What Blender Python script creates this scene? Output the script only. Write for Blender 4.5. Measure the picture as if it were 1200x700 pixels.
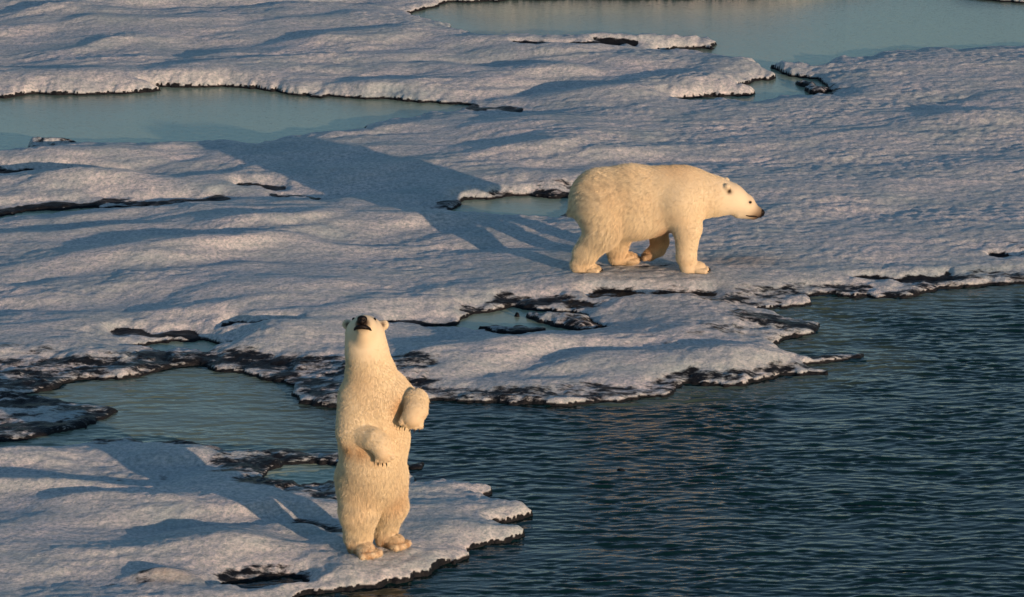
import bpy, math, random
import numpy as np
from mathutils import Vector

R = math.radians
for o in list(bpy.data.objects):
    bpy.data.objects.remove(o)
scene = bpy.context.scene
col = scene.collection

# ------------------------------------------------------------------ camera, sky, sun, exposure
CAM_H, PITCH, FPX = 13.54, R(16.0), 4886.0          # a ship's rail, long lens
cam_d = bpy.data.cameras.new('camera')
cam_d.sensor_width = 36.0
cam_d.lens = 36.0 * FPX / 1200.0
cam_d.clip_start, cam_d.clip_end = 0.5, 6000
cam = bpy.data.objects.new('camera', cam_d)
cam.location = (0, 0, CAM_H)
cam.rotation_euler = (math.pi / 2 - PITCH, 0, 0)
col.objects.link(cam)
scene.camera = cam

SUN_EL = R(8.0)
SH = np.array([-0.615, 0.788]); SH = SH / np.linalg.norm(SH)      # where shadows run on the ground
sun_vec = Vector((-SH[0] * math.cos(SUN_EL), -SH[1] * math.cos(SUN_EL), math.sin(SUN_EL)))   # towards the sun
world = bpy.data.worlds.new('World'); scene.world = world
world.use_nodes = True
wn = world.node_tree.nodes; wl = world.node_tree.links
wn.clear()
wo = wn.new('ShaderNodeOutputWorld'); bg = wn.new('ShaderNodeBackground'); sky = wn.new('ShaderNodeTexSky')
sky.sky_type = 'NISHITA'; sky.sun_disc = False
sky.sun_elevation = SUN_EL
sky.sun_rotation = math.atan2(sun_vec.x, sun_vec.y)
sky.altitude = 0; sky.air_density = 1.0; sky.dust_density = 0.3; sky.ozone_density = 2.0
bg.inputs['Strength'].default_value = 0.15
wl.new(sky.outputs[0], bg.inputs[0]); wl.new(bg.outputs[0], wo.inputs[0])

sd = bpy.data.lights.new('sun', 'SUN')
sd.energy = 4.5; sd.angle = R(0.5); sd.color = (1.0, 0.63, 0.41)
so = bpy.data.objects.new('sun', sd)
so.rotation_euler = sun_vec.to_track_quat('Z', 'Y').to_euler()
so.location = (30, -40, 30)
col.objects.link(so)

scene.view_settings.view_transform = 'Standard'
scene.view_settings.look = 'None'
scene.view_settings.gamma = 1.0
scene.view_settings.exposure = -0.03

# ------------------------------------------------------------------ helpers
def tag(o, label=None, cat=None, group=None, kind=None):
    if label: o['label'] = label
    if cat: o['category'] = cat
    if group: o['group'] = group
    if kind: o['kind'] = kind
    return o

def empty(name, loc, rz=0.0):
    o = bpy.data.objects.new(name, None)
    o.location = loc; o.rotation_euler = (0, 0, rz)
    o.empty_display_size = 0.2
    col.objects.link(o)
    return o

def mesh_obj(name, V, F, mat, parent=None, smooth=True, attrs=None):
    """V (n,3) and F (m,k) numpy arrays -> one mesh object"""
    V = np.asarray(V, np.float32); F = np.asarray(F, np.int32)
    me = bpy.data.meshes.new(name)
    k = F.shape[1]
    me.vertices.add(len(V)); me.vertices.foreach_set('co', V.ravel())
    me.loops.add(F.size); me.loops.foreach_set('vertex_index', F.ravel())
    me.polygons.add(len(F))
    me.polygons.foreach_set('loop_start', np.arange(0, F.size, k, dtype=np.int32))
    me.update(calc_edges=True)
    if attrs:
        for nm, a in attrs.items():
            a = np.asarray(a, np.float32)
            if a.ndim == 1:
                at = me.attributes.new(nm, 'FLOAT', 'POINT'); at.data.foreach_set('value', a)
            else:
                at = me.attributes.new(nm, 'FLOAT_COLOR', 'POINT')
                at.data.foreach_set('color', np.concatenate([a, np.ones((len(a), 1), np.float32)], 1).ravel())
    me.validate()
    if smooth:
        me.polygons.foreach_set('use_smooth', np.ones(len(me.polygons), bool))
    me.materials.append(mat)
    o = bpy.data.objects.new(name, me)
    col.objects.link(o)
    if parent: o.parent = parent
    return o

def sstep(a, b, x):
    t = np.clip((x - a) / (b - a), 0, 1)
    return t * t * (3 - 2 * t)

def perlin(x, y, seed=0):
    rng = np.random.RandomState(seed)
    n = 256
    perm = rng.permutation(n); ang = rng.rand(n) * 2 * np.pi
    gx, gy = np.cos(ang), np.sin(ang)
    xi = np.floor(x).astype(np.int64); yi = np.floor(y).astype(np.int64)
    xf = x - xi; yf = y - yi
    u = xf * xf * xf * (xf * (xf * 6 - 15) + 10); v = yf * yf * yf * (yf * (yf * 6 - 15) + 10)
    def g(ix, iy, dx, dy):
        h = perm[(perm[ix % n] + iy) % n]
        return gx[h] * dx + gy[h] * dy
    a = g(xi, yi, xf, yf); b = g(xi + 1, yi, xf - 1, yf)
    c = g(xi, yi + 1, xf, yf - 1); d = g(xi + 1, yi + 1, xf - 1, yf - 1)
    return 1.5 * ((a * (1 - u) + b * u) * (1 - v) + (c * (1 - u) + d * u) * v)

def fbm(x, y, seed, octv=3, gain=0.5):
    s = 0; a = 1
    for i in range(octv):
        s = s + a * perlin(x * 2 ** i + 17.3 * i, y * 2 ** i - 9.1 * i, seed + i); a *= gain
    return s

def G(px, py, z=0.0):
    """ground point seen at a pixel of the 1200x700 photograph"""
    cx = (px - 600.0) / FPX; cy = (350.0 - py) / FPX
    dy = math.cos(PITCH) + cy * math.sin(PITCH)
    dz = -math.sin(PITCH) + cy * math.cos(PITCH)
    t = (z - CAM_H) / dz
    return (cx * t, dy * t)

def GP(pts):
    return np.array([G(*p) for p in pts])

def poly_sd(x, y, P):
    """signed distance to a polygon, negative inside"""
    d = np.full(x.shape, 1e9, np.float64); ins = np.zeros(x.shape, bool)
    n = len(P)
    for i in range(n):
        ax, ay = P[i]; bx, by = P[(i + 1) % n]
        ex, ey = bx - ax, by - ay
        wx, wy = x - ax, y - ay
        t = np.clip((wx * ex + wy * ey) / (ex * ex + ey * ey + 1e-12), 0, 1)
        d = np.minimum(d, (wx - t * ex) ** 2 + (wy - t * ey) ** 2)
        if ay != by:
            c = ((ay > y) != (by > y)) & (x < (bx - ax) * (y - ay) / (by - ay) + ax)
            ins ^= c
    d = np.sqrt(d)
    return np.where(ins, -d, d)

def line_d(x, y, P):
    d = np.full(x.shape, 1e9)
    for (ax, ay), (bx, by) in zip(P[:-1], P[1:]):
        ex, ey = bx - ax, by - ay
        wx, wy = x - ax, y - ay
        t = np.clip((wx * ex + wy * ey) / (ex * ex + ey * ey + 1e-12), 0, 1)
        d = np.minimum(d, (wx - t * ex) ** 2 + (wy - t * ey) ** 2)
    return np.sqrt(d)

# ------------------------------------------------------------------ materials
def new_mat(name):
    m = bpy.data.materials.new(name); m.use_nodes = True
    nt = m.node_tree
    return m, nt, nt.nodes, nt.links, nt.nodes['Principled BSDF']

def noise_node(nt, vec, scale, detail=3, rough=0.55, sc=(1, 1, 1)):
    mp = nt.nodes.new('ShaderNodeMapping'); mp.inputs['Scale'].default_value = sc
    nt.links.new(vec, mp.inputs['Vector'])
    n = nt.nodes.new('ShaderNodeTexNoise')
    n.inputs['Scale'].default_value = scale; n.inputs['Detail'].default_value = detail
    n.inputs['Roughness'].default_value = rough
    nt.links.new(mp.outputs[0], n.inputs['Vector'])
    return n

def mix_col(nt, fac, a, b):
    m = nt.nodes.new('ShaderNodeMix'); m.data_type = 'RGBA'
    for sock, v in ((m.inputs[0], fac), (m.inputs[6], a), (m.inputs[7], b)):
        if hasattr(v, 'links') or hasattr(v, 'is_linked'): nt.links.new(v, sock)
        elif isinstance(v, tuple): sock.default_value = (*v, 1)
        else: sock.default_value = v
    return m.outputs[2]

def math_n(nt, op, a, b=None, clamp=False):
    m = nt.nodes.new('ShaderNodeMath'); m.operation = op; m.use_clamp = clamp
    for sock, v in ((m.inputs[0], a), (m.inputs[1], b)):
        if v is None: continue
        if hasattr(v, 'is_linked'): nt.links.new(v, sock)
        else: sock.default_value = v
    return m.outputs[0]

def ice_material():
    m, nt, N, L, b = new_mat('weathered sea ice')
    tc = N.new('ShaderNodeTexCoord'); ob = tc.outputs['Object']
    wet = N.new('ShaderNodeAttribute'); wet.attribute_name = 'wet'
    dirt = N.new('ShaderNodeAttribute'); dirt.attribute_name = 'dirt'
    n1 = noise_node(nt, ob, 11.0, 5, 0.68, (0.7, 0.9, 1))
    n0 = noise_node(nt, ob, 6.5, 6, 0.72, (0.42, 1.0, 1))
    n2 = noise_node(nt, ob, 27.0, 5, 0.78, (0.8, 0.8, 1))
    n3 = noise_node(nt, ob, 1.3, 8, 0.72, (0.6, 1.0, 1))
    # broken edge of the wet zone
    w = math_n(nt, 'ADD', wet.outputs['Fac'], math_n(nt, 'MULTIPLY', math_n(nt, 'SUBTRACT', n0.outputs[0], 0.5), 2.6))
    rp = N.new('ShaderNodeMapRange'); rp.interpolation_type = 'SMOOTHSTEP'
    rp.inputs['From Min'].default_value = 0.42; rp.inputs['From Max'].default_value = 0.80
    L.new(w, rp.inputs['Value'])
    wf = math_n(nt, 'MULTIPLY', rp.outputs[0], math_n(nt, 'GREATER_THAN', wet.outputs['Fac'], 0.02))
    pr = N.new('ShaderNodeMapRange'); pr.inputs['From Min'].default_value = 0.32; pr.inputs['From Max'].default_value = 0.66
    L.new(n3.outputs[0], pr.inputs['Value'])
    sx = N.new('ShaderNodeSeparateXYZ'); L.new(ob, sx.inputs[0])
    zl = N.new('ShaderNodeMapRange'); zl.inputs['From Min'].default_value = 0.036; zl.inputs['From Max'].default_value = 0.020
    L.new(sx.outputs[2], zl.inputs['Value'])
    wf = math_n(nt, 'MAXIMUM', wf, zl.outputs[0], True)
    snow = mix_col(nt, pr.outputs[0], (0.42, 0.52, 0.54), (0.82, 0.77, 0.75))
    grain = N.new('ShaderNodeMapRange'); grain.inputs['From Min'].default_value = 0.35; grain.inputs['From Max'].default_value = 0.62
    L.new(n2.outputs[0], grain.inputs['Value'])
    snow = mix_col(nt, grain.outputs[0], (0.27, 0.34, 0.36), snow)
    dcol = mix_col(nt, math_n(nt, 'MULTIPLY', dirt.outputs['Fac'], n1.outputs[0], True), snow, (0.20, 0.13, 0.08))
    wetc = mix_col(nt, n2.outputs[0], (0.003, 0.004, 0.006), (0.018, 0.021, 0.025))
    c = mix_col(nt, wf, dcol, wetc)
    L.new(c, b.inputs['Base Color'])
    rr = N.new('ShaderNodeMapRange'); rr.inputs['To Min'].default_value = 0.65; rr.inputs['To Max'].default_value = 0.42
    L.new(wf, rr.inputs['Value']); L.new(rr.outputs[0], b.inputs['Roughness'])
    b.inputs['Specular IOR Level'].default_value = 0.10
    bp1 = N.new('ShaderNodeBump'); bp1.inputs['Strength'].default_value = 0.9; bp1.inputs['Distance'].default_value = 0.021
    L.new(n1.outputs[0], bp1.inputs['Height'])
    bp2 = N.new('ShaderNodeBump'); bp2.inputs['Strength'].default_value = 0.9; bp2.inputs['Distance'].default_value = 0.010
    L.new(n2.outputs[0], bp2.inputs['Height']); L.new(bp1.outputs[0], bp2.inputs['Normal'])
    L.new(bp2.outputs[0], b.inputs['Normal'])
    return m

def water_material():
    m, nt, N, L, b = new_mat('sea water')
    tc = N.new('ShaderNodeTexCoord'); ob = tc.outputs['Object']
    sh = N.new('ShaderNodeAttribute'); sh.attribute_name = 'shallow'
    n = noise_node(nt, ob, 0.8, 3, 0.5)
    sc_ = mix_col(nt, n.outputs[0], (0.245, 0.33, 0.24), (0.29, 0.375, 0.28))
    c = mix_col(nt, sh.outputs['Fac'], (0.002, 0.018, 0.019), sc_)
    L.new(c, b.inputs['Base Color'])
    b.inputs['Roughness'].default_value = 0.04
    b.inputs['IOR'].default_value = 1.333
    n2 = noise_node(nt, ob, 22.0, 3, 0.6, (0.35, 1, 1))
    bp = N.new('ShaderNodeBump'); bp.inputs['Strength'].default_value = 0.6; bp.inputs['Distance'].default_value = 0.008
    L.new(n2.outputs[0], bp.inputs['Height']); L.new(bp.outputs[0], b.inputs['Normal'])
    return m

def fur_material(name, rough):
    m, nt, N, L, b = new_mat(name)
    at = N.new('ShaderNodeAttribute'); at.attribute_name = 'tint'
    L.new(at.outputs['Color'], b.inputs['Base Color'])
    b.inputs['Roughness'].default_value = rough
    b.inputs['Specular IOR Level'].default_value = 0.15
    b.inputs['Sheen Weight'].default_value = 0.0
    return m

def plain_material(name, colr, rough, bump=0.0):
    m, nt, N, L, b = new_mat(name)
    tc = N.new('ShaderNodeTexCoord')
    n = noise_node(nt, tc.outputs['Object'], 60.0, 3)
    c = mix_col(nt, n.outputs[0], tuple(v * 0.7 for v in colr), tuple(v * 1.3 for v in colr))
    L.new(c, b.inputs['Base Color']); b.inputs['Roughness'].default_value = rough
    if bump:
        bp = N.new('ShaderNodeBump'); bp.inputs['Strength'].default_value = bump; bp.inputs['Distance'].default_value = 0.004
        L.new(n.outputs[0], bp.inputs['Height']); L.new(bp.outputs[0], b.inputs['Normal'])
    b.inputs['Specular IOR Level'].default_value = 0.2
    return m

M_ICE = ice_material(); M_SEA = water_material()
M_BODY = fur_material('bear underfur', 0.8); M_FUR = fur_material('bear guard hair', 0.55)
M_NOSE = plain_material('wet black nose leather', (0.006, 0.005, 0.005), 0.55, 0.5)
M_EYE = plain_material('dark brown eye', (0.008, 0.005, 0.004), 0.12)
M_CLAW = plain_material('dark horn claw', (0.012, 0.009, 0.008), 0.5)

# ------------------------------------------------------------------ where the water lies (outlines paced off on the ground)
SEA = np.concatenate([GP([(-500, 476), (-100, 464), (0, 463), (70, 457), (80, 450), (160, 440), (205, 433), (225, 431), (290, 440),
    (350, 452), (343, 464), (355, 474), (400, 480), (450, 477), (480, 470), (510, 472), (600, 477), (660, 475), (720, 472), (780, 464),
    (800, 453), (867, 453), (901, 448), (961, 436), (940, 427), (1015, 424), (1013, 420), (941, 419), (900, 409), (894, 405), (958, 391),
    (956, 381), (914, 373), (881, 364), (944, 358), (948, 349), (1015, 347), (1055, 352), (1079, 344), (1136, 337), (1200, 334),
    (1500, 326)]), np.array([(40, 49), (400, 60), (400, -300), (-400, -300), (-400, 45), (-30, 43.5)])])
LAKE = GP([(480, 17), (500, 11), (530, 4), (580, 2), (680, -2), (760, -1), (860, -3), (960, -8), (1060, -12), (1150, 0), (1200, 4), (1320, 8), (1500, 10),
    (1500, 52), (1320, 55), (1200, 57), (1100, 61), (1030, 67), (985, 73), (955, 80), (893, 78), (925, 89), (964, 95), (972, 108), (966, 114), (930, 117), (870, 122), (800, 122),
    (793, 117), (893, 111), (866, 103), (908, 92), (880, 78), (845, 67), (770, 62), (775, 60), (838, 58), (841, 53), (822, 48), (780, 49), (720, 52), (640, 52), (580, 49), (545, 42), (530, 38), (510, 27)])
POND_L = GP([(-400, 116), (0, 114), (60, 111), (130, 111), (203, 108), (168, 102), (200, 103), (270, 103), (300, 106), (350, 112), (400, 115), (450, 117), (520, 122), (545, 124),
    (535, 130), (480, 141), (410, 154), (340, 164), (290, 170), (190, 172), (100, 174), (30, 181), (0, 185), (-400, 192)])
POND_B = GP([(505, 249), (540, 242), (546, 235), (580, 232), (650, 234), (675, 231), (668, 245), (655, 257), (600, 259), (560, 256), (525, 251)])
POND_M = GP([(497, 384), (545, 379), (555, 370), (600, 362), (640, 365), (690, 370), (708, 386), (690, 392), (640, 396), (590, 394), (545, 387)])
POND_S = GP([(-60, 260), (0, 254), (40, 247), (110, 244), (180, 243), (110, 249), (50, 253), (0, 259), (-60, 268)])
POND_T = GP([(158, 407), (195, 401), (240, 401), (275, 408), (240, 414), (190, 414)])
SHEET_WATER = [SEA, LAKE, POND_L, POND_B, POND_M, POND_S, POND_T]

FLOE = GP([(-400, 542), (0, 527), (40, 527), (90, 522), (150, 517), (220, 522), (290, 529), (340, 532), (395, 528), (450, 540), (478, 556), (485, 566), (524, 567), (585, 577),
    (556, 587), (632, 604), (578, 617), (632, 628), (598, 636), (561, 641), (540, 655), (507, 677), (467, 686), (400, 692), (350, 702), (300, 730), (100, 800), (-400, 830)])
FLOE_HOLES = [GP([(305, 563), (340, 546), (385, 543), (412, 548), (404, 564), (360, 570), (325, 571)]), GP([(258, 689), (290, 681), (345, 679), (356, 686), (310, 692)])]
MIDFLOE = GP([(-400, 470), (0, 467), (60, 469), (105, 477), (142, 481), (130, 489), (103, 504), (60, 511), (20, 519), (-400, 528)])

# cracks that face the camera: polyline, half width in metres, depth
CRACKS = [([(-60, 205), (0, 206), (60, 209), (150, 212), (168, 214)], .16, .13), ([(283, 222), (325, 225)], .13, .16), ([(-60, 256), (0, 251), (60, 246), (130, 241), (200, 243), (258, 237)], .17, .15),
          ([(140, 395), (180, 398), (230, 398)], .13, .12), ([(275, 390), (335, 391)], .12, .12), ([(460, 383), (545, 383)], .12, .12),
          ([(700, 351), (760, 352), (830, 352)], .18, .13), ([(545, 124), (552, 131), (600, 133)], .16, .12), ([(320, 234), (365, 237)], .09, .08),
          ([(1005, 332), (1060, 334), (1110, 330)], .10, .09), ([(1165, 308), (1230, 305)], .1, .1), ([(690, 320), (720, 323), (800, 323)], .05, .03),
          ([(605, 65), (660, 66), (720, 62)], .12, .07), ([(700, 60), (745, 61)], .08, .07)]
# sodden, black, slushy ice: polyline, half width (m), strength
SODDEN = [([(-80, 440), (0, 440), (90, 440), (180, 428)], .55, .8), ([(0, 420), (60, 424)], .3, .5), ([(-80, 455), (30, 455), (70, 453)], .3, 1.0), ([(160, 425), (280, 430), (400, 440), (480, 440)], .42, .95),
          ([(320, 445), (400, 470), (480, 460)], .45, .9), ([(500, 466), (600, 470), (720, 465), (780, 458)], .32, .8), ([(800, 449), (870, 448), (940, 434)], .2, .9),
          ([(840, 362), (900, 352), (950, 346)], .30, .85), ([(870, 385), (920, 386), (956, 388)], .42, .78), ([(840, 395), (900, 400)], .3, .6), ([(940, 422), (1015, 422)], .2, 1.0),
          ([(960, 344), (1010, 344)], .2, .8), ([(1040, 348), (1075, 343), (1140, 332), (1200, 328)], .25, .75), ([(690, 352), (820, 353)], .2, .55), ([(730, 412), (850, 416)], .3, .35),
          ([(560, 366), (600, 358), (660, 360), (700, 366)], .22, .9), ([(640, 234), (672, 232), (668, 252)], .45, 1.0), ([(505, 247), (545, 240), (580, 231), (640, 230)], .16, .8),
          ([(925, 100), (970, 112)], .3, .9), ([(1140, 300), (1230, 298)], .25, .45)]
FLOE_SODDEN = [([(0, 522), (90, 520), (150, 518)], .25, .9), ([(150, 518), (230, 524), (300, 532), (395, 532)], .25, .85), ([(290, 548), (340, 538), (400, 536)], .55, .9),
               ([(325, 577), (390, 574), (440, 565)], .5, 1.0), ([(345, 590), (400, 595)], .3, .8), ([(355, 625), (400, 632)], .18, 1.0), ([(270, 682), (350, 680)], .22, 1.0), ([(480, 572), (505, 568)], .14, .8),
               ([(30, 695), (190, 692), (240, 694)], .2, .4)]
MID_SODDEN = [([(-80, 476), (0, 474), (70, 476), (140, 482)], .4, .95), ([(140, 484), (100, 500), (20, 510), (-80, 515)], .4, 1.0), ([(-80, 495), (0, 495), (60, 492)], .3, .65)]
# trodden level ice under the bears' feet
FLATS = [G(745, 317) + (1.15, .62), G(440, 646) + (.62, .62)]
# low swells: pixel, half length along x, half width along y, height
MOUNDS = [(1140, 153, 1.2, .5, .11), (700, 56, 1.5, .4, .10), (90, 102, 1.4, .5, .10), (240, 97, 1.2, .5, .10), (440, 112, 1.2, .5, .12), (830, 106, .9, .6, .10), (700, 83, 1.6, .5, .06),
          (70, 197, 1.7, .45, .10), (120, 225, 1.3, .35, .09), (880, 84, .5, .5, .09), (930, 78, .6, .3, .10), (560, 232, .6, .25, .07), (170, 320, .9, .4, .10), (330, 355, 1.1, .5, .09),
          (330, 405, 1.0, .5, .10), (620, 430, 1.5, .6, .10), (880, 432, .7, .3, .07), (720, 120, 1.2, .4, .08), (480, 0, 1.0, .5, .1), (600, -9, 1.3, .6, .3), (740, -12, 1.5, .6, .34), (880, -14, 1.3, .6, .3)]
FLOE_MOUNDS = [(20, 550, .55, .3, .09), (280, 655, .55, .28, .12), (120, 605, .8, .25, .10), (330, 575, .3, .4, .09), (400, 610, .3, .15, .05), (190, 690, .3, .12, .10), (60, 590, .8, .2, .08), (200, 545, .5, .2, .06)]

def ice_fields(x, y, d_raw, sodden, cracks, mounds, seed, top=0.15, lip=0.75):
    """height above the water and wetness of the ice at ground points; d_raw = distance inside the ice"""
    near = sstep(150, 60, y) * sstep(60, 25, np.abs(x))
    d = d_raw + 0.075 * fbm(x * 2.2, y * 1.7, seed + 1, 3) + 0.036 * fbm(x * 8, y * 5.5, seed + 5, 2)
    t = np.clip(d / lip, 0, 1)
    base = 0.036 + (top - 0.036) * np.sin(t * math.pi / 2)
    # wind and melt swells, drawn out across the view and running up to the right
    u = x * 0.97 + y * 0.22; v = y * 0.97 - x * 0.22
    wx = u + 0.5 * fbm(u * .4, v * .5, seed + 9, 2)
    wv = v + 0.35 * fbm(u * .5, v * .6, seed + 12, 2)
    amp = 0.8 + 1.1 * np.clip(0.5 + 0.9 * fbm(x * .22, y * .3, seed + 15, 2), 0, 1)
    und = 0.10 * fbm(wx * 0.20, wv * 0.45, seed + 17, 2) + amp * (0.075 * fbm(wx * 0.45, wv * 1.05, seed + 20, 1) + 0.024 * fbm(wx * 0.9, wv * 2.0, seed + 30, 2))
    rough_zone = sstep(-0.5, 2.8, x - 0.05 * (y - 48)) * sstep(43, 46, y)           # the flat granular ice on the right
    und = und * (1 - 0.62 * rough_zone)
    und = und * (0.15 + 0.85 * np.clip(d / 0.9, 0, 1))
    g = 0.0085 * fbm(x * 2.6, y * 5.0, seed + 40, 2) + 0.0080 * fbm(x * 7.5, y * 10, seed + 50, 2)
    patch = sstep(-0.25, 0.45, fbm(x * .55, y * .8, seed + 44, 2))
    g = g * (0.45 + 0.75 * patch + 0.55 * rough_zone)
    h = base + und + g + 0.030 * np.exp(-((d - 0.13) / 0.085) ** 2) * (0.5 + 0.9 * fbm(x * .8, y * .8, seed + 47, 2))
    for fx, fy, fw, fh in FLATS:
        k = np.exp(-((x - fx) / fw) ** 4 - ((y - fy) / fh) ** 4)
        h = h * (1 - k) + (0.137 + g * 1.3) * k
    wet = np.zeros_like(x)
    for px, py, lx, ly, hh in mounds:
        gx, gy = G(px, py)
        dx = (x - gx) / lx; dy = (y - gy) / ly
        dy = np.where(dy > 0, dy, dy * 1.25)
        h = h + hh * np.exp(-(dx * dx + dy * dy)) * np.clip(d / 0.25, 0, 1)
    for P, w, dep in cracks:
        dl = line_d(x + 0.1 * fbm(x * 2, y * 1.5, seed + 60, 2), y + 0.1 * fbm(x * 2.5, y * 2, seed + 63, 2), GP(P))
        k = np.exp(-(dl / w) ** 2)
        h = h - dep * k
        wet = np.maximum(wet, sstep(0.35, 0.8, k))
    for P, w, s in sodden:
        dl = line_d(x, y, GP(P)) + 0.14 * fbm(x * 2.4, y * 1.8, seed + 70, 2)
        k = sstep(w * 1.25, w * 0.3, dl) * s
        h = h - 0.035 * k + k * (0.022 * fbm(x * 3.2, y * 4.5, seed + 80, 3) + 0.010 * fbm(x * 11, y * 11, seed + 84, 2))
        wet = np.maximum(wet, 0.84 * k)
    floor_ = 0.032 + 0.022 * fbm(x * 3.5, y * 4.5, seed + 90, 3)
    h = np.where(d > 0, np.maximum(h, floor_ * sstep(-.02, .12, d) + .02), h)
    # the lip stands up out of the water and is black and sodden at its foot
    e = sstep(-0.045, 0.02, d)
    h = h * e + (-0.30) * (1 - e)
    wet = np.maximum(wet, 1.6 * sstep(0.034, 0.004, d))
    wet = np.maximum(wet, 0.8 * sstep(0.045, 0.015, h))
    h = h * near + (0.12 * np.where(d > 0, 1, -2)) * (1 - near)
    return h, wet

def axis(lo, hi, step, far_lo, far_hi, grow=1.07):
    a = list(np.arange(lo, hi + step / 2, step))
    s = step; v = a[-1]
    up = []
    while v < far_hi:
        s *= grow; v += s; up.append(v)
    s = step; v = a[0]
    dn = []
    while v > far_lo:
        s *= grow; v -= s; dn.append(v)
    return np.array(dn[::-1] + a + up)

def grid_faces(nx, ny, keep):
    idx = np.arange(nx * ny).reshape(ny, nx)
    f = np.stack([idx[:-1, :-1], idx[:-1, 1:], idx[1:, 1:], idx[1:, :-1]], -1).reshape(-1, 4)
    k = keep.reshape(ny, nx)
    kk = (k[:-1, :-1] | k[:-1, 1:] | k[1:, 1:] | k[1:, :-1]).reshape(-1)
    return f[kk]

def compact(V, F, extra):
    used = np.zeros(len(V), bool); used[F.ravel()] = True
    mp = np.cumsum(used) - 1
    return V[used], mp[F], {k: a[used] for k, a in extra.items()}

def drop_specks(xs, ys, h):
    """sink crumbs of ice cut off inside the pools"""
    H = h.reshape(len(ys), len(xs))
    for P in SHEET_WATER[1:] + FLOE_HOLES:
        i0, i1 = np.searchsorted(xs, [P[:, 0].min() - .3, P[:, 0].max() + .3]); j0, j1 = np.searchsorted(ys, [P[:, 1].min() - .3, P[:, 1].max() + .3])
        W = H[j0:j1, i0:i1]
        if W.shape[0] < 3 or W.shape[1] < 3: continue
        ice = W > -0.25
        seen = np.zeros_like(ice); seen[0], seen[-1], seen[:, 0], seen[:, -1] = ice[0], ice[-1], ice[:, 0], ice[:, -1]
        while True:
            g = seen.copy()
            g[1:] |= seen[:-1]; g[:-1] |= seen[1:]; g[:, 1:] |= seen[:, :-1]; g[:, :-1] |= seen[:, 1:]
            g &= ice
            if (g == seen).all(): break
            seen = g
        W[ice & ~seen] = -0.3
    return H.ravel()

def build_ice(name, xs, ys, dist_fn, sodden, cracks, mounds, seed, top=0.15, lip=0.75, dirt_pts=()):
    X, Y = np.meshgrid(xs, ys); x = X.ravel(); y = Y.ravel()
    jx = 0.10 * fbm(x * 1.6, y * 1.1, seed + 100, 2); jy = 0.10 * fbm(x * 1.6, y * 1.1, seed + 104, 2)
    d = dist_fn(x + jx, y + jy)
    h, wet = ice_fields(x, y, d, sodden, cracks, mounds, seed, top, lip)
    h = drop_specks(xs, ys, h)
    dirt = np.zeros_like(x)
    for px, py, lx, ly, s in dirt_pts:
        gx, gy = G(px, py)
        dirt = np.maximum(dirt, s * np.exp(-((x - gx) / lx) ** 2 - ((y - gy) / ly) ** 2))
    V = np.stack([x, y, h], 1)
    F = grid_faces(len(xs), len(ys), h > -0.2)
    V, F, ex = compact(V, F, {'wet': wet, 'dirt': dirt})
    return mesh_obj(name, V, F, M_ICE, attrs=ex)

# ------------------------------------------------------------------ the ice sheet the walking bear is on
def sheet_dist(x, y):
    d = np.full(x.shape, 1e9)
    for P in SHEET_WATER:
        d = np.minimum(d, poly_sd(x, y, P))
    return d
xs = axis(-8.6, 8.6, 0.024, -500, 500)
ys = axis(41.0, 66.5, 0.034, 38, 900)
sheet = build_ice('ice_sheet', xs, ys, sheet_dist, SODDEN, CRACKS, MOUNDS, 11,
                  dirt_pts=[(870, 320, .5, .25, .9), (780, 326, .5, .2, .5), (850, 318, .25, .2, .7)])
tag(sheet, kind='structure')

# ------------------------------------------------------------------ the nearer floe under the standing bear
def floe_dist(x, y):
    d = -poly_sd(x, y, FLOE)
    for P in FLOE_HOLES:
        d = np.minimum(d, poly_sd(x, y, P))
    return d
floe = build_ice('ice_floe', axis(-7.2, 0.9, 0.02, -10, 1.2), axis(33.5, 43.2, 0.028, 32, 43.6), floe_dist, FLOE_SODDEN, [], FLOE_MOUNDS, 211, top=0.13, lip=0.5,
                 dirt_pts=[(195, 692, .3, .15, .8), (230, 650, .3, .2, .15)])
tag(floe, kind='structure')

mid = build_ice('ice_floe', axis(-9.5, -3.4, 0.022, -10, -3.3), axis(41.5, 45.2, 0.03, 41, 45.6), lambda x, y: -poly_sd(x, y, MIDFLOE), MID_SODDEN, [], [], 311, top=0.060, lip=0.3)
tag(mid, 'low dirty ice floe with black sodden edges at the left of the channel', 'ice floe')

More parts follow.
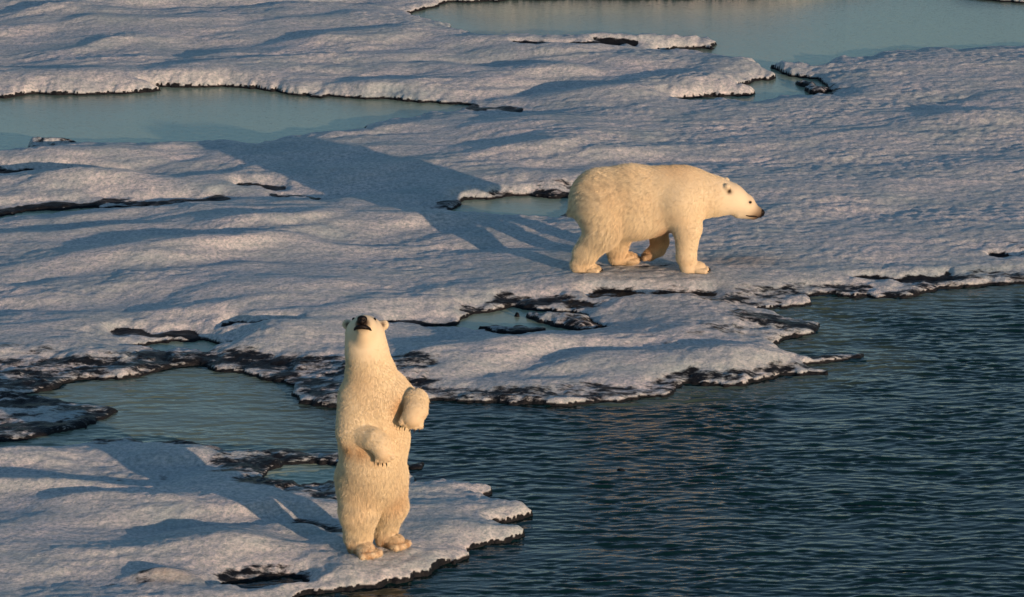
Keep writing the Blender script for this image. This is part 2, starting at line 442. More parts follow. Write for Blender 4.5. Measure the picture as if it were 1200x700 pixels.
# ------------------------------------------------------------------ loose pieces of ice
def fragment(pts, label, seed, top=0.08, wet_all=0.0, group=None, flat=1.0):
    P = GP(pts)
    c = P.mean(0)
    lo = P.min(0) - 0.2 - c; hi = P.max(0) + 0.2 - c
    xs = np.arange(lo[0], hi[0], 0.018); ys = np.arange(lo[1], hi[1], 0.022)
    X, Y = np.meshgrid(xs, ys); x = X.ravel() + c[0]; y = Y.ravel() + c[1]
    d = -poly_sd(x + .04 * fbm(x * 3, y * 2, seed + 1, 2), y + .04 * fbm(x * 3, y * 2, seed + 3, 2), P)
    h, wet = ice_fields(x, y, d, [], [], [], seed, top, 0.2)
    wet = np.maximum(wet, wet_all)
    h = np.where(h > 0, h * flat, h)
    ice = (h > -0.25).reshape(len(ys), len(xs)); seen = np.zeros_like(ice)
    seen.ravel()[np.argmax(np.where(ice.ravel(), d, -9))] = True
    while True:
        g = seen.copy()
        g[1:] |= seen[:-1]; g[:-1] |= seen[1:]; g[:, 1:] |= seen[:, :-1]; g[:, :-1] |= seen[:, 1:]
        g &= ice
        if (g == seen).all(): break
        seen = g
    h = np.where(seen.ravel(), h, -0.3)
    V = np.stack([x - c[0], y - c[1], h], 1)
    F = grid_faces(len(xs), len(ys), h > -0.2)
    V, F, ex = compact(V, F, {'wet': wet, 'dirt': np.zeros_like(wet)})
    # close the piece with a keel so that it is a solid lump
    o = mesh_obj('ice_fragment', V, F, M_ICE, attrs=ex)
    o.location = (c[0], c[1], 0)
    tag(o, label, 'ice fragment', group)
    return o

fragment([(603, 371), (640, 371), (682, 374), (705, 387), (680, 391), (640, 381)], 'larger dark edged ice piece in the melt pool between the two bears', 401, .09, .6)
fragment([(555, 385), (600, 384), (645, 388), (620, 393), (575, 392)], 'flat dark ice sliver at the lower left of the melt pool between the bears', 411, .06, .7)
fragment([(30, 172), (62, 172), (98, 176), (80, 182), (34, 181)], 'dark slab of ice at the near shore of the left upper pool', 421, .20, .6)
fragment([(925, 98), (950, 99), (972, 108), (966, 113), (946, 110), (940, 103)], 'black sodden ice piece in the channel at upper right', 431, .09, .6)
fragment([(470, 545), (500, 544), (497, 551), (472, 553)], 'small black ice scrap afloat right beside the standing bear', 441, .05, .9, flat=.45)
fragment([(720, 549), (732, 549), (731, 552), (720, 552)], 'tiny dark ice scrap afloat alone on the rippled water', 451, .04, 1.2, flat=.35)

# ------------------------------------------------------------------ water
def build_water():
    xs = axis(-6.5, 7.5, 0.021, -600, 600, 1.10); ys = axis(35.0, 49.5, 0.0145, -150, 1200, 1.10)
    X, Y = np.meshgrid(xs, ys); x = X.ravel(); y = Y.ravel()
    rng = np.random.RandomState(5)
    z = np.zeros_like(x)
    wx = x + 0.10 * perlin(x * 0.9, y * 0.9, 71); wy = y + 0.10 * perlin(x * 0.8, y * 0.9, 72)
    env1 = 0.6 + 0.6 * np.clip(fbm(x * .7, y * 1.3, 91, 2), -0.8, 1); env2 = 0.6 + 0.6 * np.clip(fbm(x * 1.0, y * 1.8, 95, 2), -.8, 1)
    for i in range(44):
        lam = 0.075 * (0.27 / 0.075) ** rng.rand()
        a = rng.normal(0.06, 0.36)
        k = 2 * math.pi / lam
        amp = 0.0078 * lam
        th = k * (wx * math.sin(a) + wy * math.cos(a)) + rng.rand() * 6.28
        z += amp * (env1 if i % 2 else env2) * (np.sin(th) + 0.38 * np.sin(2 * th) + 0.15 * np.sin(3 * th))
    for i in range(6):
        lam = rng.uniform(0.5, 0.9); a = rng.normal(0.15, 0.35); k = 2 * math.pi / lam
        z += 0.0022 * lam * np.sin(k * (wx * math.sin(a) + wy * math.cos(a)) + rng.rand() * 6.28)
    inlet = poly_sd(x, y, SEA)
    # calmer in the lee of the ice, flat in the pools
    lee = 0.6 + 0.4 * sstep(-3.2, 1.0, x) 
    calm = sstep(51, 47.5, y) * np.where(inlet < 0.3, 1, 0.05) * sstep(13, 8.5, np.abs(x)) * sstep(33, 35.5, y)
    z = z * calm * lee
    pond = np.zeros_like(x)
    for P in SHEET_WATER[1:] + FLOE_HOLES[:1]:
        pond = np.maximum(pond, sstep(0.35, 0.15, poly_sd(x, y, P)))
    # the ice foot reaches out under the water of the left channel
    pond = np.maximum(pond, 0.50 * sstep(-1.4, -3.2, x + 0.2 * (y - 43)) * (inlet < 0) * sstep(39, 41.5, y))
    pond = np.maximum(pond, 0.22 * sstep(-0.9, -0.1, inlet) * (x > 0.5) * (y > 43) * (inlet < 0))
    V = np.stack([x, y, z], 1)
    F = grid_faces(len(xs), len(ys), np.ones(len(x), bool))
    o = mesh_obj('sea', V, F, M_SEA, attrs={'shallow': pond})
    tag(o, kind='structure')
build_water()

# ------------------------------------------------------------------ bears: a blended body surface, fur on it, face and claws
def smin(a, b, k):
    h = np.clip(0.5 + 0.5 * (b - a) / k, 0, 1)
    return b * (1 - h) + a * h - k * h * (1 - h)

def cone(P, a, ra, b, rb, sc=(1, 1, 1)):
    s = np.array(sc); a = np.array(a, float); b = np.array(b, float)
    q = (P - a) * s; e = (b - a) * s
    t = np.clip((q @ e) / (e @ e + 1e-12), 0, 1)
    return np.linalg.norm(q - t[:, None] * e, axis=1) - (ra + t * (rb - ra))

def ellip(P, c, r):
    q = (P - np.array(c)) / np.array(r)
    k = np.linalg.norm(q, axis=1)
    return (k - 1) * min(r) * 0.6 + (k - 1) * np.mean(r) * 0.4

class Bear:
    """core: list of (prim, k); limbs: each a list of (prim, k) grown out of the core"""
    def __init__(self, core, limbs, head, cut=()):
        self.core, self.limbs, self.head, self.cut = core, limbs, head, cut
    def ev(self, P, prim):
        return cone(P, *prim[1:]) if prim[0] == 'c' else ellip(P, *prim[1:])
    def sdf(self, P):
        base = None
        for prim, k in self.core:
            d = self.ev(P, prim)
            base = d if base is None else smin(base, d, k)
        for prim, k in self.head:
            base = smin(base, self.ev(P, prim), k)
        out = base
        for limb in self.limbs:
            d = base
            for prim, k in limb:
                d = smin(d, self.ev(P, prim), k)
            out = smin(out, d, 0.012)
        for prim, k in self.cut:
            d = -self.ev(P, prim)
            out = -smin(-out, -d, k)
        return out
    def grad(self, P, e=0.004):
        g = np.zeros_like(P)
        for i in range(3):
            o = np.zeros(3); o[i] = e
            g[:, i] = (self.sdf(P + o) - self.sdf(P - o)) / (2 * e)
        return g
    def project(self, P, n=3):
        P = np.array(P, float).reshape(-1, 3)
        for _ in range(n):
            f = self.sdf(P); g = self.grad(P)
            P = P - f[:, None] * g / (np.sum(g * g, 1)[:, None] + 1e-9)
        g = self.grad(P); g /= np.linalg.norm(g, axis=1)[:, None] + 1e-9
        return P, g

def surface_nets(bear, lo, hi, res):
    ax = [np.arange(lo[i], hi[i] + res, res) for i in range(3)]
    n = [len(a) for a in ax]
    # coarse pass to skip empty space
    val = np.empty(n, np.float32)
    for i in range(0, n[0], 24):
        Xs = np.stack(np.meshgrid(ax[0][i:i + 24], ax[1], ax[2], indexing='ij'), -1)
        val[i:i + 24] = bear.sdf(Xs.reshape(-1, 3)).reshape(Xs.shape[:3])
    s = val < 0
    c = s[:-1, :-1, :-1].astype(np.int8)
    cnt = sum(s[i:n[0] - 1 + i, j:n[1] - 1 + j, k:n[2] - 1 + k].astype(np.int8) for i in (0, 1) for j in (0, 1) for k in (0, 1))
    act = (cnt > 0) & (cnt < 8)
    ci = np.argwhere(act)
    idx = np.full(act.shape, -1, np.int64); idx[act] = np.arange(len(ci))
    acc = np.zeros((len(ci), 3)); w = np.zeros(len(ci))
    corners = [(i, j, k) for i in (0, 1) for j in (0, 1) for k in (0, 1)]
    for a in corners:
        for b in corners:
            if sum(abs(p - q) for p, q in zip(a, b)) == 1 and a < b:
                va = val[ci[:, 0] + a[0], ci[:, 1] + a[1], ci[:, 2] + a[2]]; vb = val[ci[:, 0] + b[0], ci[:, 1] + b[1], ci[:, 2] + b[2]]
                x = (va < 0) != (vb < 0)
                t = np.where(x, va / np.where(x, va - vb, 1), 0)
                p = np.array(a) + t[:, None] * (np.array(b) - np.array(a))
                acc += p * x[:, None]; w += x
    V = np.array(lo) + (ci + acc / w[:, None]) * res
    Q = []
    for axn in range(3):
        sl0 = [slice(None)] * 3; sl1 = [slice(None)] * 3
        sl0[axn] = slice(0, -1); sl1[axn] = slice(1, None)
        cr = s[tuple(sl0)] != s[tuple(sl1)]
        e = np.argwhere(cr); sg = s[tuple(sl0)][cr]
        o1, o2 = [(1, 2), (2, 0), (0, 1)][axn]
        ok = (e[:, o1] > 0) & (e[:, o2] > 0) & (e[:, o1] < n[o1] - 1) & (e[:, o2] < n[o2] - 1)
        e, sg = e[ok], sg[ok]
        def cell(a, b):
            q = e.copy(); q[:, o1] -= a; q[:, o2] -= b
            return idx[q[:, 0], q[:, 1], q[:, 2]]
        f = np.stack([cell(1, 1), cell(0, 1), cell(0, 0), cell(1, 0)], 1)
        f = np.where(sg[:, None], f, f[:, ::-1])
        Q.append(f)
    return V, np.concatenate(Q)

def uv_blob(c, r, n=14, m=10, axis_dir=None, shape=None):
    """closed ball-like lump, optionally reshaped"""
    V = [(0, 0, 1.0)]
    for j in range(1, m):
        th = math.pi * j / m
        for i in range(n):
            ph = 2 * math.pi * i / n
            V.append((math.sin(th) * math.cos(ph), math.sin(th) * math.sin(ph), math.cos(th)))
    V.append((0, 0, -1.0))
    F = []
    for i in range(n):
        F.append((0, 1 + i, 1 + (i + 1) % n)); b = 1 + (m - 2) * n
        F.append((len(V) - 1, b + (i + 1) % n, b + i))
    for j in range(m - 2):
        for i in range(n):
            a = 1 + j * n + i; a2 = 1 + j * n + (i + 1) % n
            F.append((a, a + n, a2 + n)); F.append((a, a2 + n, a2))
    V = np.array(V) * np.array(r)
    if shape is not None: V = shape(V)
    return V + np.array(c), np.array(F)

def frame_from(z, up=(0, 0, 1)):
    z = np.array(z, float); z /= np.linalg.norm(z)
    x = np.cross(up, z); x /= np.linalg.norm(x) + 1e-9
    return np.stack([x, np.cross(z, x), z], 1)

def tube(pts, rad, n=8):
    pts = np.array(pts, float); V = []; F = []
    for i, p in enumerate(pts):
        t = pts[min(i + 1, len(pts) - 1)] - pts[max(i - 1, 0)]
        M = frame_from(t, (0.3, 0.2, 0.93))
        for k in range(n):
            a = 2 * math.pi * k / n
            V.append(p + rad[i] * (M[:, 0] * math.cos(a) + M[:, 1] * math.sin(a)))
    for i in range(len(pts) - 1):
        for k in range(n):
            a = i * n + k; b = i * n + (k + 1) % n
            F.append((a, b, b + n)); F.append((a, b + n, a + n))
    V.append(pts[0]); V.append(pts[-1]); c0 = len(V) - 2
    for k in range(n):
        F.append((c0, (k + 1) % n, k)); b = (len(pts) - 1) * n
        F.append((c0 + 1, b + k, b + (k + 1) % n))
    return np.array(V), np.array(F)

def make_claw(parent, base, direc, length=0.03):
    base = np.array(base); d = np.array(direc, float); d /= np.linalg.norm(d)
    p = [base - d * 0.01, base + d * length * 0.4 + np.array([0, 0, 0.003]), base + d * length * 0.8 - np.array([0, 0, .004]), base + d * length - np.array([0, 0, .012])]
    V, F = tube(p, [0.006, 0.0065, 0.0045, 0.001], 7)
    mesh_obj('claw', V, F, M_CLAW, parent)

def make_fur(bear, V, F, parent, n, length_fn, flow_fn, tint_fn, seed, coarse_fn):
    rng = np.random.RandomState(seed)
    T = np.concatenate([F[:, [0, 1, 2]], F[:, [0, 2, 3]]])
    a, b, c = V[T[:, 0]], V[T[:, 1]], V[T[:, 2]]
    ar = 0.5 * np.linalg.norm(np.cross(b - a, c - a), axis=1)
    t = rng.choice(len(T), n, p=ar / ar.sum())
    r1 = np.sqrt(rng.rand(n))[:, None]; r2 = rng.rand(n)[:, None]
    P = (1 - r1) * a[t] + r1 * (1 - r2) * b[t] + r1 * r2 * c[t]
    Nn = bear.grad(P); Nn /= np.linalg.norm(Nn, axis=1)[:, None] + 1e-9
    ln = length_fn(P) * rng.uniform(0.6, 1.25, n)
    guard = rng.rand(n) < 0.03
    ln = np.where(guard, ln * 1.35, ln)
    keep = ln > 0.004
    P, Nn, ln, guard = P[keep], Nn[keep], ln[keep], guard[keep]; n = len(P)
    fl = flow_fn(P)
    # locks: hairs near each other lean together
    lock = np.stack([fbm(P[:, 0] * 34 + 30 * P[:, 1], P[:, 2] * 22, seed + i, 2) for i in range(3)], 1)
    cf = coarse_fn(P)[:, None]
    fl = fl + 0.32 * cf * lock + rng.normal(0, 0.10, (n, 3)) * (0.6 + 0.7 * cf)
    fl = fl - Nn * np.sum(fl * Nn, 1)[:, None]
    fl /= np.linalg.norm(fl, axis=1)[:, None] + 1e-9
    K = 4
    pts = np.zeros((n, K, 3)); rad = np.zeros((n, K))
    lift = (0.38 + 0.18 * rng.rand(n) + 0.2 * guard)[:, None]
    for k in range(K):
        s = k / (K - 1)
        dirv = Nn * lift * (1 - 0.55 * s) + fl * (0.45 + 0.5 * s)
        if k == 0: pts[:, 0] = P - Nn * 0.004
        else:
            dirv /= np.linalg.norm(dirv, axis=1)[:, None]
            pts[:, k] = pts[:, k - 1] + dirv * (ln / (K - 1))[:, None]
        rad[:, k] = 0.0012 * (1 - 0.8 * s)
    hc = bpy.data.hair_curves.new('fur')
    hc.add_curves([K] * n)
    hc.position_data.foreach_set('vector', pts.astype(np.float32).ravel())
    ra = hc.attributes.get('radius') or hc.attributes.new('radius', 'FLOAT', 'POINT')
    ra.data.foreach_set('value', rad.astype(np.float32).ravel())
    streak = fbm(P[:, 0] * 38 + 38 * P[:, 1] + 5 * P[:, 2], P[:, 2] * 13, seed + 7, 2)[:, None]
    tc = tint_fn(P) * (rng.uniform(0.86, 1.1, (n, 1)) + cf * np.clip(0.42 * streak, -.30, .08)) * np.array([1.0, 1.0, 1.0])
    at = hc.attributes.new('tint', 'FLOAT_COLOR', 'CURVE')
    at.data.foreach_set('color', np.concatenate([tc, np.ones((n, 1))], 1).astype(np.float32).ravel())
    hc.materials.append(M_FUR)
    o = bpy.data.objects.new('fur', hc); col.objects.link(o); o.parent = parent
    return o

CREAM = np.array([0.79, 0.71, 0.505]); TAN = np.array([0.55, 0.34, 0.15]); DARK = np.array([0.022, 0.016, 0.013])
def lerp(a, b, t): return a + (b - a) * t[:, None]
def ball(P, c, r, soft=1.0):
    return np.exp(-(np.linalg.norm(P - np.array(c), axis=1) / r) ** 2 * soft)

def paw(c, toe_dir, wide, r=0.075, drop=0.0, n=5, curl=0.0):
    """toes fanned out at the front of a paw: list of prims"""
    c = np.array(c, float); d = np.array(toe_dir, float); d /= np.linalg.norm(d)
    w = np.array(wide, float); w /= np.linalg.norm(w)
    out = []; tips = []
    for i in range(n):
        s = (i - (n - 1) / 2) / ((n - 1) / 2)
        tip = c + d * (0.085 * (1 - 0.22 * s * s)) + w * (s * r * 1.02)
        root = c + w * (s * r * 0.8) - d * 0.02
        tip = tip + np.array([0, 0, -drop])
        out.append((('c', tuple(root), r * 0.40, tuple(tip), r * 0.37), 0.009))
        tips.append((tip + d * r * 0.33, d + w * s * 0.25))
    return out, tips

def finish_bear(bear, lo, hi, name, label, loc, rz, tint_fn, flow_fn, length_fn, eyes, nose, mouth, claws, nfur, seed, coarse_fn):
    V, F = surface_nets(bear, lo, hi, 0.0125)
    for _ in range(2):
        f = bear.sdf(V); g = bear.grad(V)
        V = V - np.clip(f, -.01, .01)[:, None] * g / (np.sum(g * g, 1)[:, None] + 1e-6)
    root = empty(name, loc, rz)
    tag(root, label, 'polar bear', 'polar bears on the ice')
    body = mesh_obj('body', V, F, M_BODY, root, attrs={'tint': tint_fn(V) * 0.92})
    make_fur(bear, V, F, root, nfur, length_fn, flow_fn, tint_fn, seed, coarse_fn)
    for e in eyes:
        p, nrm = bear.project([e])
        M = frame_from(nrm[0])
        v, f = uv_blob((0, 0, 0), (0.019, 0.015, 0.012), 12, 8)
        mesh_obj('eye', (M @ v.T).T + p[0] + nrm[0] * 0.006, f, M_EYE, root)
    # nose pad: wide on top, narrow below, two nostril dents
    c, d, sx, up = nose
    M = frame_from(d, up)
    def shp(v):
        v = v.copy()
        v[:, 0] *= 0.74 + 6.5 * v[:, 1].clip(-.03, .04)
        for s in (-1, 1):
            q = np.exp(-(((v[:, 0] - s * .018) / .011) ** 2 + ((v[:, 1] + .004) / .011) ** 2))
            v[:, 2] -= 0.016 * q * (v[:, 2] > 0)
        return v
    v, f = uv_blob((0, 0, 0), (0.046 * sx, 0.036 * sx, 0.032 * sx), 24, 16, shape=shp)
    mesh_obj('nose', (M @ v.T).T + np.array(c), f, M_NOSE, root)
    mp, mn = bear.project(mouth[0])
    V2, F2 = tube(mp + mn * 0.004, mouth[1], 8)
    mesh_obj('lips', V2, F2, M_NOSE, root)
    for b_, d_ in claws:
        make_claw(root, b_, d_)
    return root

# ---- the walking bear (x ahead, -y towards the camera, metres above the ice)
WY = -0.20; FY = 0.20
def walking():
    core = [(('c', (-0.36, 0, 0.85), .372, (0.0, 0, 0.855), .405, (1, 1.22, 1)), .1),
            (('c', (0.0, 0, 0.855), .405, (0.45, 0, 0.86), .375, (1, 1.22, 1)), .05),
            (('c', (0.45, 0, 0.875), .365, (0.66, 0, 0.92), .30, (1, 1.15, 1)), .08),
            (('c', (0.62, 0, 0.92), .31, (0.98, 0, 0.895), .225, (1, 1.1, 1)), .12),
            (('e', (-0.02, 0, 0.58), (.42, .26, .19)), .12),
            (('c', (-0.64, 0, 0.80), .05, (-0.715, 0, 0.70), .035), .08)]
    head = [(('c', (0.95, 0, 0.895), .22, (1.17, 0, 0.865), .178, (1, 1.05, 1)), .08),
            (('c', (1.17, 0, 0.86), .172, (1.33, 0, 0.80), .125, (1, 1.02, 1)), .05),
            (('c', (1.32, 0, 0.775), .105, (1.485, 0, 0.70), .066, (1, 1.0, 1)), .06),
            (('c', (1.28, 0, 0.715), .085, (1.44, 0, 0.655), .040, (1, .95, 1)), .04)]
    for s in (-1, 1):
        head.append((('c', (1.105, s * .130, 1.000), .040, (1.125, s * .150, 1.045), .036), .03))
        head.append((('e', (1.395, s * .062, .84), (.03, .02, .025)), .02))
    limbs = []; claws = []
    near_fore = [(('c', (0.58, WY * .8, 0.86), .25, (0.655, WY, 0.56), .165), .12), (('c', (0.655, WY, 0.56), .160, (0.645, WY, 0.20), .112), .05),
                 (('c', (0.645, WY, 0.20), .112, (0.675, WY, 0.075), .095), .04), (('c', (0.665, WY, 0.075), .092, (0.80, WY - .01, 0.062), .080), .03)]
    t, tips = paw((0.80, WY - .01, 0.05), (1, -.1, 0), (0, 1, 0), .085); near_fore += t; claws += tips
    limbs.append(near_fore)
    far_fore = [(('c', (0.46, FY * .8, 0.80), .23, (0.30, FY, 0.52), .150), .12), (('c', (0.30, FY, 0.52), .145, (0.345, FY, 0.275), .098), .05),
                (('c', (0.345, FY, 0.275), .096, (0.32, FY, 0.19), .090), .04), (('c', (0.32, FY, 0.19), .088, (0.225, FY, 0.115), .074), .03)]
    t, tips = paw((0.225, FY, 0.12), (-.75, 0, -.35), (0, 1, 0), .08); far_fore += t
    limbs.append(far_fore)
    near_hind = [(('c', (-0.38, WY * .75, 0.78), .28, (-0.36, WY * 1.05, 0.52), .205), .12), (('c', (-0.36, WY * 1.05, 0.52), .195, (-0.545, WY, 0.25), .130), .06),
                 (('c', (-0.545, WY, 0.25), .125, (-0.625, WY, 0.10), .105), .05), (('c', (-0.62, WY, 0.085), .095, (-0.50, WY - .01, 0.062), .082), .03)]
    t, tips = paw((-0.485, WY - .01, 0.05), (1, -.1, 0), (0, 1, 0), .085); near_hind += t; claws += tips
    limbs.append(near_hind)
    far_hind = [(('c', (-0.32, FY * .75, 0.76), .26, (-0.13, FY, 0.47), .185), .12), (('c', (-0.13, FY, 0.47), .175, (-0.17, FY, 0.22), .125), .06),
                (('c', (-0.17, FY, 0.22), .120, (-0.175, FY, 0.09), .098), .04), (('c', (-0.17, FY, 0.085), .095, (0.0, FY, 0.064), .080), .03)]
    t, tips = paw((0.0, FY, 0.052), (1, 0.05, 0.12), (0, 1, 0), .082); far_hind += t; claws += tips
    limbs.append(far_hind)
    cut = []
    bear = Bear(core, limbs, head, cut)
    def tint(P):
        c = np.tile(CREAM, (len(P), 1)).astype(float)
        x, y, z = P.T
        nz = fbm(x * 2.2 + y, z * 2.6, 501, 3)
        c = lerp(c, np.array([0.76, 0.62, 0.40]), np.clip(0.2 + 0.9 * nz, 0, 1) * 0.5)
        c = lerp(c, np.array([0.68, 0.52, 0.30]), 0.65 * ball(P, (.50, 0, 1.26), .24))            # saddle stain
        c = lerp(c, np.array([0.66, 0.46, 0.25]), sstep(.30, .08, z) * 0.28)
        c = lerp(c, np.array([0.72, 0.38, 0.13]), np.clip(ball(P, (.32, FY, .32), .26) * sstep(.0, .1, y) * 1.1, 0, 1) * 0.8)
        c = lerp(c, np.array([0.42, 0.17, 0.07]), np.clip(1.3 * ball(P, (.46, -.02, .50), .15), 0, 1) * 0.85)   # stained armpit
        c = lerp(c, np.array([0.09, 0.05, 0.035]), sstep(.19, .13, z) * ball(P, (.20, FY, .11), .10))   # pads
        c = lerp(c, np.array([0.13, 0.075, 0.05]), np.clip(ball(P, (1.49, 0, .665), .115) * 1.15, 0, 1))                      # muzzle
        c = lerp(c, DARK, np.clip(1.4 * ball(P, (1.53, 0, .68), .07), 0, 1))
        for s in (-1, 1):
            c = lerp(c, np.array([0.04, 0.03, 0.02]), np.clip(1.3 * ball(P, (1.150, s * .165, 1.0), .034), 0, 1))        # ear
            c = lerp(c, DARK, ball(P, (1.395, s * .085, .84), .024))
        return np.clip(c, 0.01, 0.9)
    def flow(P):
        x, y, z = P.T
        f = np.stack([-0.75 + 0 * x, 0 * x, -0.75 + 0.0 * x], 1)
        leg = sstep(.6, .4, z)[:, None]
        return f * (1 - leg) + np.array([-.15, 0, -1.0]) * leg
    def length(P):
        x, y, z = P.T
        l = 0.027 + 0.023 * sstep(.45, -.25, x)
        l = l * (1 - 0.55 * sstep(.95, 1.2, x)) * (1 - 0.6 * sstep(1.25, 1.4, x))
        l = np.where(x < 1.0, l * (1 - .45 * sstep(.18, .07, z)), l)
        l = l + 0.022 * sstep(.62, .45, z) * sstep(.2, .35, z) * sstep(.55, .3, x) * (x > -.7)
        return np.where(ball(P, (1.52, 0, .685), .06) > .5, 0, l)
    eyes = [(1.40, -.10, .845), (1.40, .10, .845)]
    mouth = ([(1.36, -.12, .668), (1.40, -.10, .662), (1.46, -.08, .662), (1.53, -.02, .655), (1.53, .02, .655), (1.46, .08, .662), (1.40, .1, .662)],
             [.005, .009, .011, .012, .012, .011, .006])
    x0, y0 = G(740, 315.5, 0.13)
    finish_bear(bear, (-.85, -.55, -.04), (1.65, .55, 1.42), 'polar_bear', 'cream polar bear walking on all fours towards the right across the flat ice', (x0, y0, 0.135), 0.0,
                tint, flow, length, eyes, ((1.542, 0, .690), (1, 0, -.2), 1.3, (0, 0, 1)), mouth, claws, 150000, 61, lambda P: 0.42 + 0.58 * sstep(.45, -.05, P[:, 0]))
    return bear
walking()

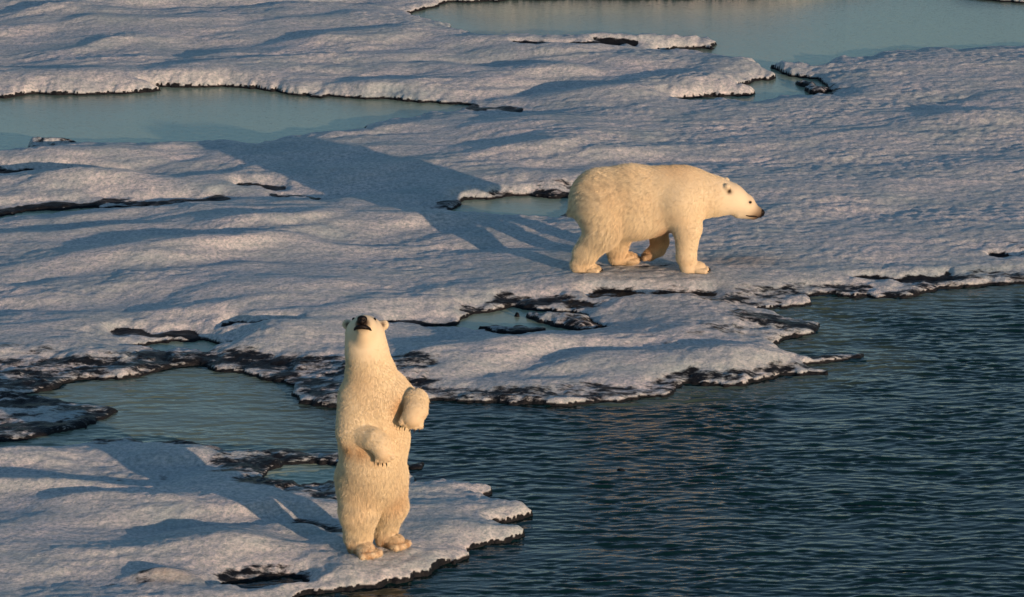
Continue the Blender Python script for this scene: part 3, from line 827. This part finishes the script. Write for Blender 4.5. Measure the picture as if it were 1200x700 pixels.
# ---- the standing bear (x to the right, -y towards the camera)
def standing():
    core = [(('c', (-.0, .06, .72), .285, (.02, .03, 1.15), .318, (1, .98, 1)), .1),
            (('c', (.02, .03, 1.15), .315, (.03, .02, 1.48), .275, (1, 1.0, 1)), .08),
            (('c', (.045, .02, 1.48), .27, (.0, .0, 1.78), .215, (1, 1.02, 1)), .1),
            (('c', (.0, .0, 1.75), .215, (-.04, -.03, 2.06), .178), .1),
            (('e', (.0, -.12, .95), (.26, .22, .34)), .12)]
    hc = np.array((-.055, -.055, 2.21)); hd = np.array((-.035, -.80, .61)); hd /= np.linalg.norm(hd)
    side = np.cross(hd, (0, 0, 1)); side /= np.linalg.norm(side)      # towards viewer's left... kept as is
    up = np.cross(side, hd)
    def hp(f, s, u): return tuple(hc + hd * f + side * s + up * u)
    head = [(('c', (-.04, -.03, 2.04), .180, tuple(hc), .165), .08),
            (('c', hp(0, 0, 0), .165, hp(.14, 0, .01), .118), .05),
            (('c', hp(.14, 0, -.01), .098, hp(.30, 0, -.02), .064), .05),
            (('c', hp(.10, 0, -.075), .08, hp(.265, 0, -.062), .040), .04)]
    for s in (-1, 1):
        head.append((('c', hp(-.03, s * .130, .085), .042, hp(-.035, s * .172, .110), .040), .025))
    limbs = []; claws = []
    arm_r = [(('c', (.20, .0, 1.58), .20, (.37, .04, 1.46), .150), .12), (('c', (.37, .04, 1.46), .145, (.43, -.16, 1.58), .108), .035),
             (('c', (.43, -.16, 1.58), .108, (.425, -.24, 1.51), .112), .03), (('c', (.425, -.24, 1.51), .110, (.40, -.27, 1.455), .102), .02)]
    t, tips = paw((.40, -.285, 1.46), (-.25, -.12, -.95), (.93, .0, -.22), .085); arm_r += t; claws += tips
    limbs.append(arm_r)
    arm_l = [(('c', (-.12, -.05, 1.56), .19, (-.165, -.17, 1.29), .165), .12), (('c', (-.165, -.17, 1.29), .148, (.03, -.345, 1.26), .105), .012),
             (('c', (.03, -.345, 1.26), .105, (.085, -.375, 1.225), .102), .02), (('c', (.085, -.375, 1.225), .100, (.12, -.39, 1.155), .092), .02)]
    t, tips = paw((.12, -.40, 1.155), (.25, -.18, -.95), (.9, -.2, .25), .072); arm_l += t; claws += tips[:3]
    limbs.append(arm_l)
    leg_l = [(('c', (-.10, .04, .72), .25, (-.125, -.06, .44), .185), .12), (('c', (-.125, -.06, .44), .180, (-.14, .01, .16), .128), .05),
             (('c', (-.14, .01, .16), .126, (-.14, .03, .07), .110), .04), (('c', (-.14, .0, .07), .098, (-.055, -.13, .058), .084), .03)]
    t, tips = paw((-.045, -.14, .048), (.5, -.85, 0), (.85, .5, 0), .088); leg_l += t
    limbs.append(leg_l)
    leg_r = [(('c', (.10, .10, .72), .23, (.165, .12, .44), .165), .12), (('c', (.165, .12, .44), .160, (.115, .22, .16), .110), .05),
             (('c', (.115, .22, .16), .108, (.115, .22, .07), .098), .04), (('c', (.12, .21, .068), .092, (.225, .12, .058), .080), .03)]
    t, tips = paw((.23, .115, .048), (.75, -.66, 0), (.66, .75, 0), .082); leg_r += t
    limbs.append(leg_r)
    bear = Bear(core, limbs, head)
    nosep = hc + hd * .366 + up * .0
    def tint(P):
        c = np.tile(CREAM, (len(P), 1)).astype(float)
        x, y, z = P.T
        nz = fbm(x * 2.4 + y, z * 2.2, 601, 3)
        c = lerp(c, np.array([0.76, 0.62, 0.40]), np.clip(0.2 + 0.9 * nz, 0, 1) * 0.5)
        c = lerp(c, np.array([0.50, 0.34, 0.19]), np.clip(sstep(.22, .02, z) * (0.75 + 0.8 * fbm(x * 14, y * 14 + z * 10, 611, 2)), 0, 1))
        c = lerp(c, np.array([0.55, 0.35, 0.16]), 0.6 * ball(P, (.20, -.0, .52), .14))
        c = lerp(c, np.array([0.55, 0.34, 0.15]), 0.8 * np.maximum(np.maximum(ball(P, (.29, -.2, 1.52), .10), ball(P, (-.20, -.25, 1.13), .09)), np.maximum(ball(P, (-.09, -.3, 1.12), .09), ball(P, (.03, -.3, 1.09), .08))))  # brown painted in for the shadow in the crease below the folded forearm
        c = lerp(c, np.array([0.60, 0.42, 0.22]), 0.5 * np.maximum(ball(P, (.40, -.3, 1.43), .10), ball(P, (.12, -.42, 1.12), .09)))
        c = lerp(c, DARK, np.clip(1.4 * ball(P, nosep - up * .02, .078), 0, 1))
        for s in (-1, 1):
            c = lerp(c, DARK, ball(P, hp(.135, s * .082, .085), .026))
            c = lerp(c, np.array([0.10, 0.07, 0.05]), ball(P, hp(.012, s * .165, .095), .030))
        return np.clip(c, 0.01, 0.9)
    def flow(P):
        x, y, z = P.T
        f = np.stack([0.25 * x, 0.25 + 0 * x, -1.0 + 0 * x], 1)
        return lerp(f, np.array([1.0, -.35, -.35]), np.clip(1.5 * ball(P, (-.03, -.38, 1.28), .2), 0, 1))
    def length(P):
        x, y, z = P.T
        l = 0.029 + 0.011 * sstep(1.1, .7, z)
        l = l * (1 - 0.45 * sstep(1.9, 2.1, z))
        hq = np.sum((P - hc) * hd, 1)
        l = l * np.where(z > 2.0, 1 - 0.7 * sstep(.02, .18, hq), 1)
        l = l * (1 - .45 * sstep(.18, .07, z))
        pawz = np.maximum(ball(P, (.40, -.3, 1.45), .14), ball(P, (.12, -.42, 1.13), .12))
        l = l * (1 - .65 * np.clip(pawz, 0, 1))
        return np.where(ball(P, nosep, .06) > .5, 0, l)
    eyes = [hp(.14, -.088, .088), hp(.14, .088, .088)]
    mouth = ([hp(.25, -.075, -.055), hp(.30, -.06, -.055), hp(.34, -.04, -.06), hp(.36, 0, -.06), hp(.34, .04, -.06), hp(.30, .06, -.055), hp(.25, .075, -.055)],
             [.006, .014, .021, .024, .021, .014, .006])
    x0, y0 = G(437, 648, 0.13)
    finish_bear(bear, (-.55, -.60, -.04), (.70, .55, 2.5), 'polar_bear', 'cream polar bear standing upright on its hind legs on the nearer floe', (x0, y0, 0.13), 0.0,
                tint, flow, length, eyes, (tuple(nosep), tuple(hd), 1.3, tuple(up)), mouth, claws, 150000, 71, lambda P: 0.35 + 0.5 * sstep(1.0, .5, P[:, 2]))
    return bear
standing()
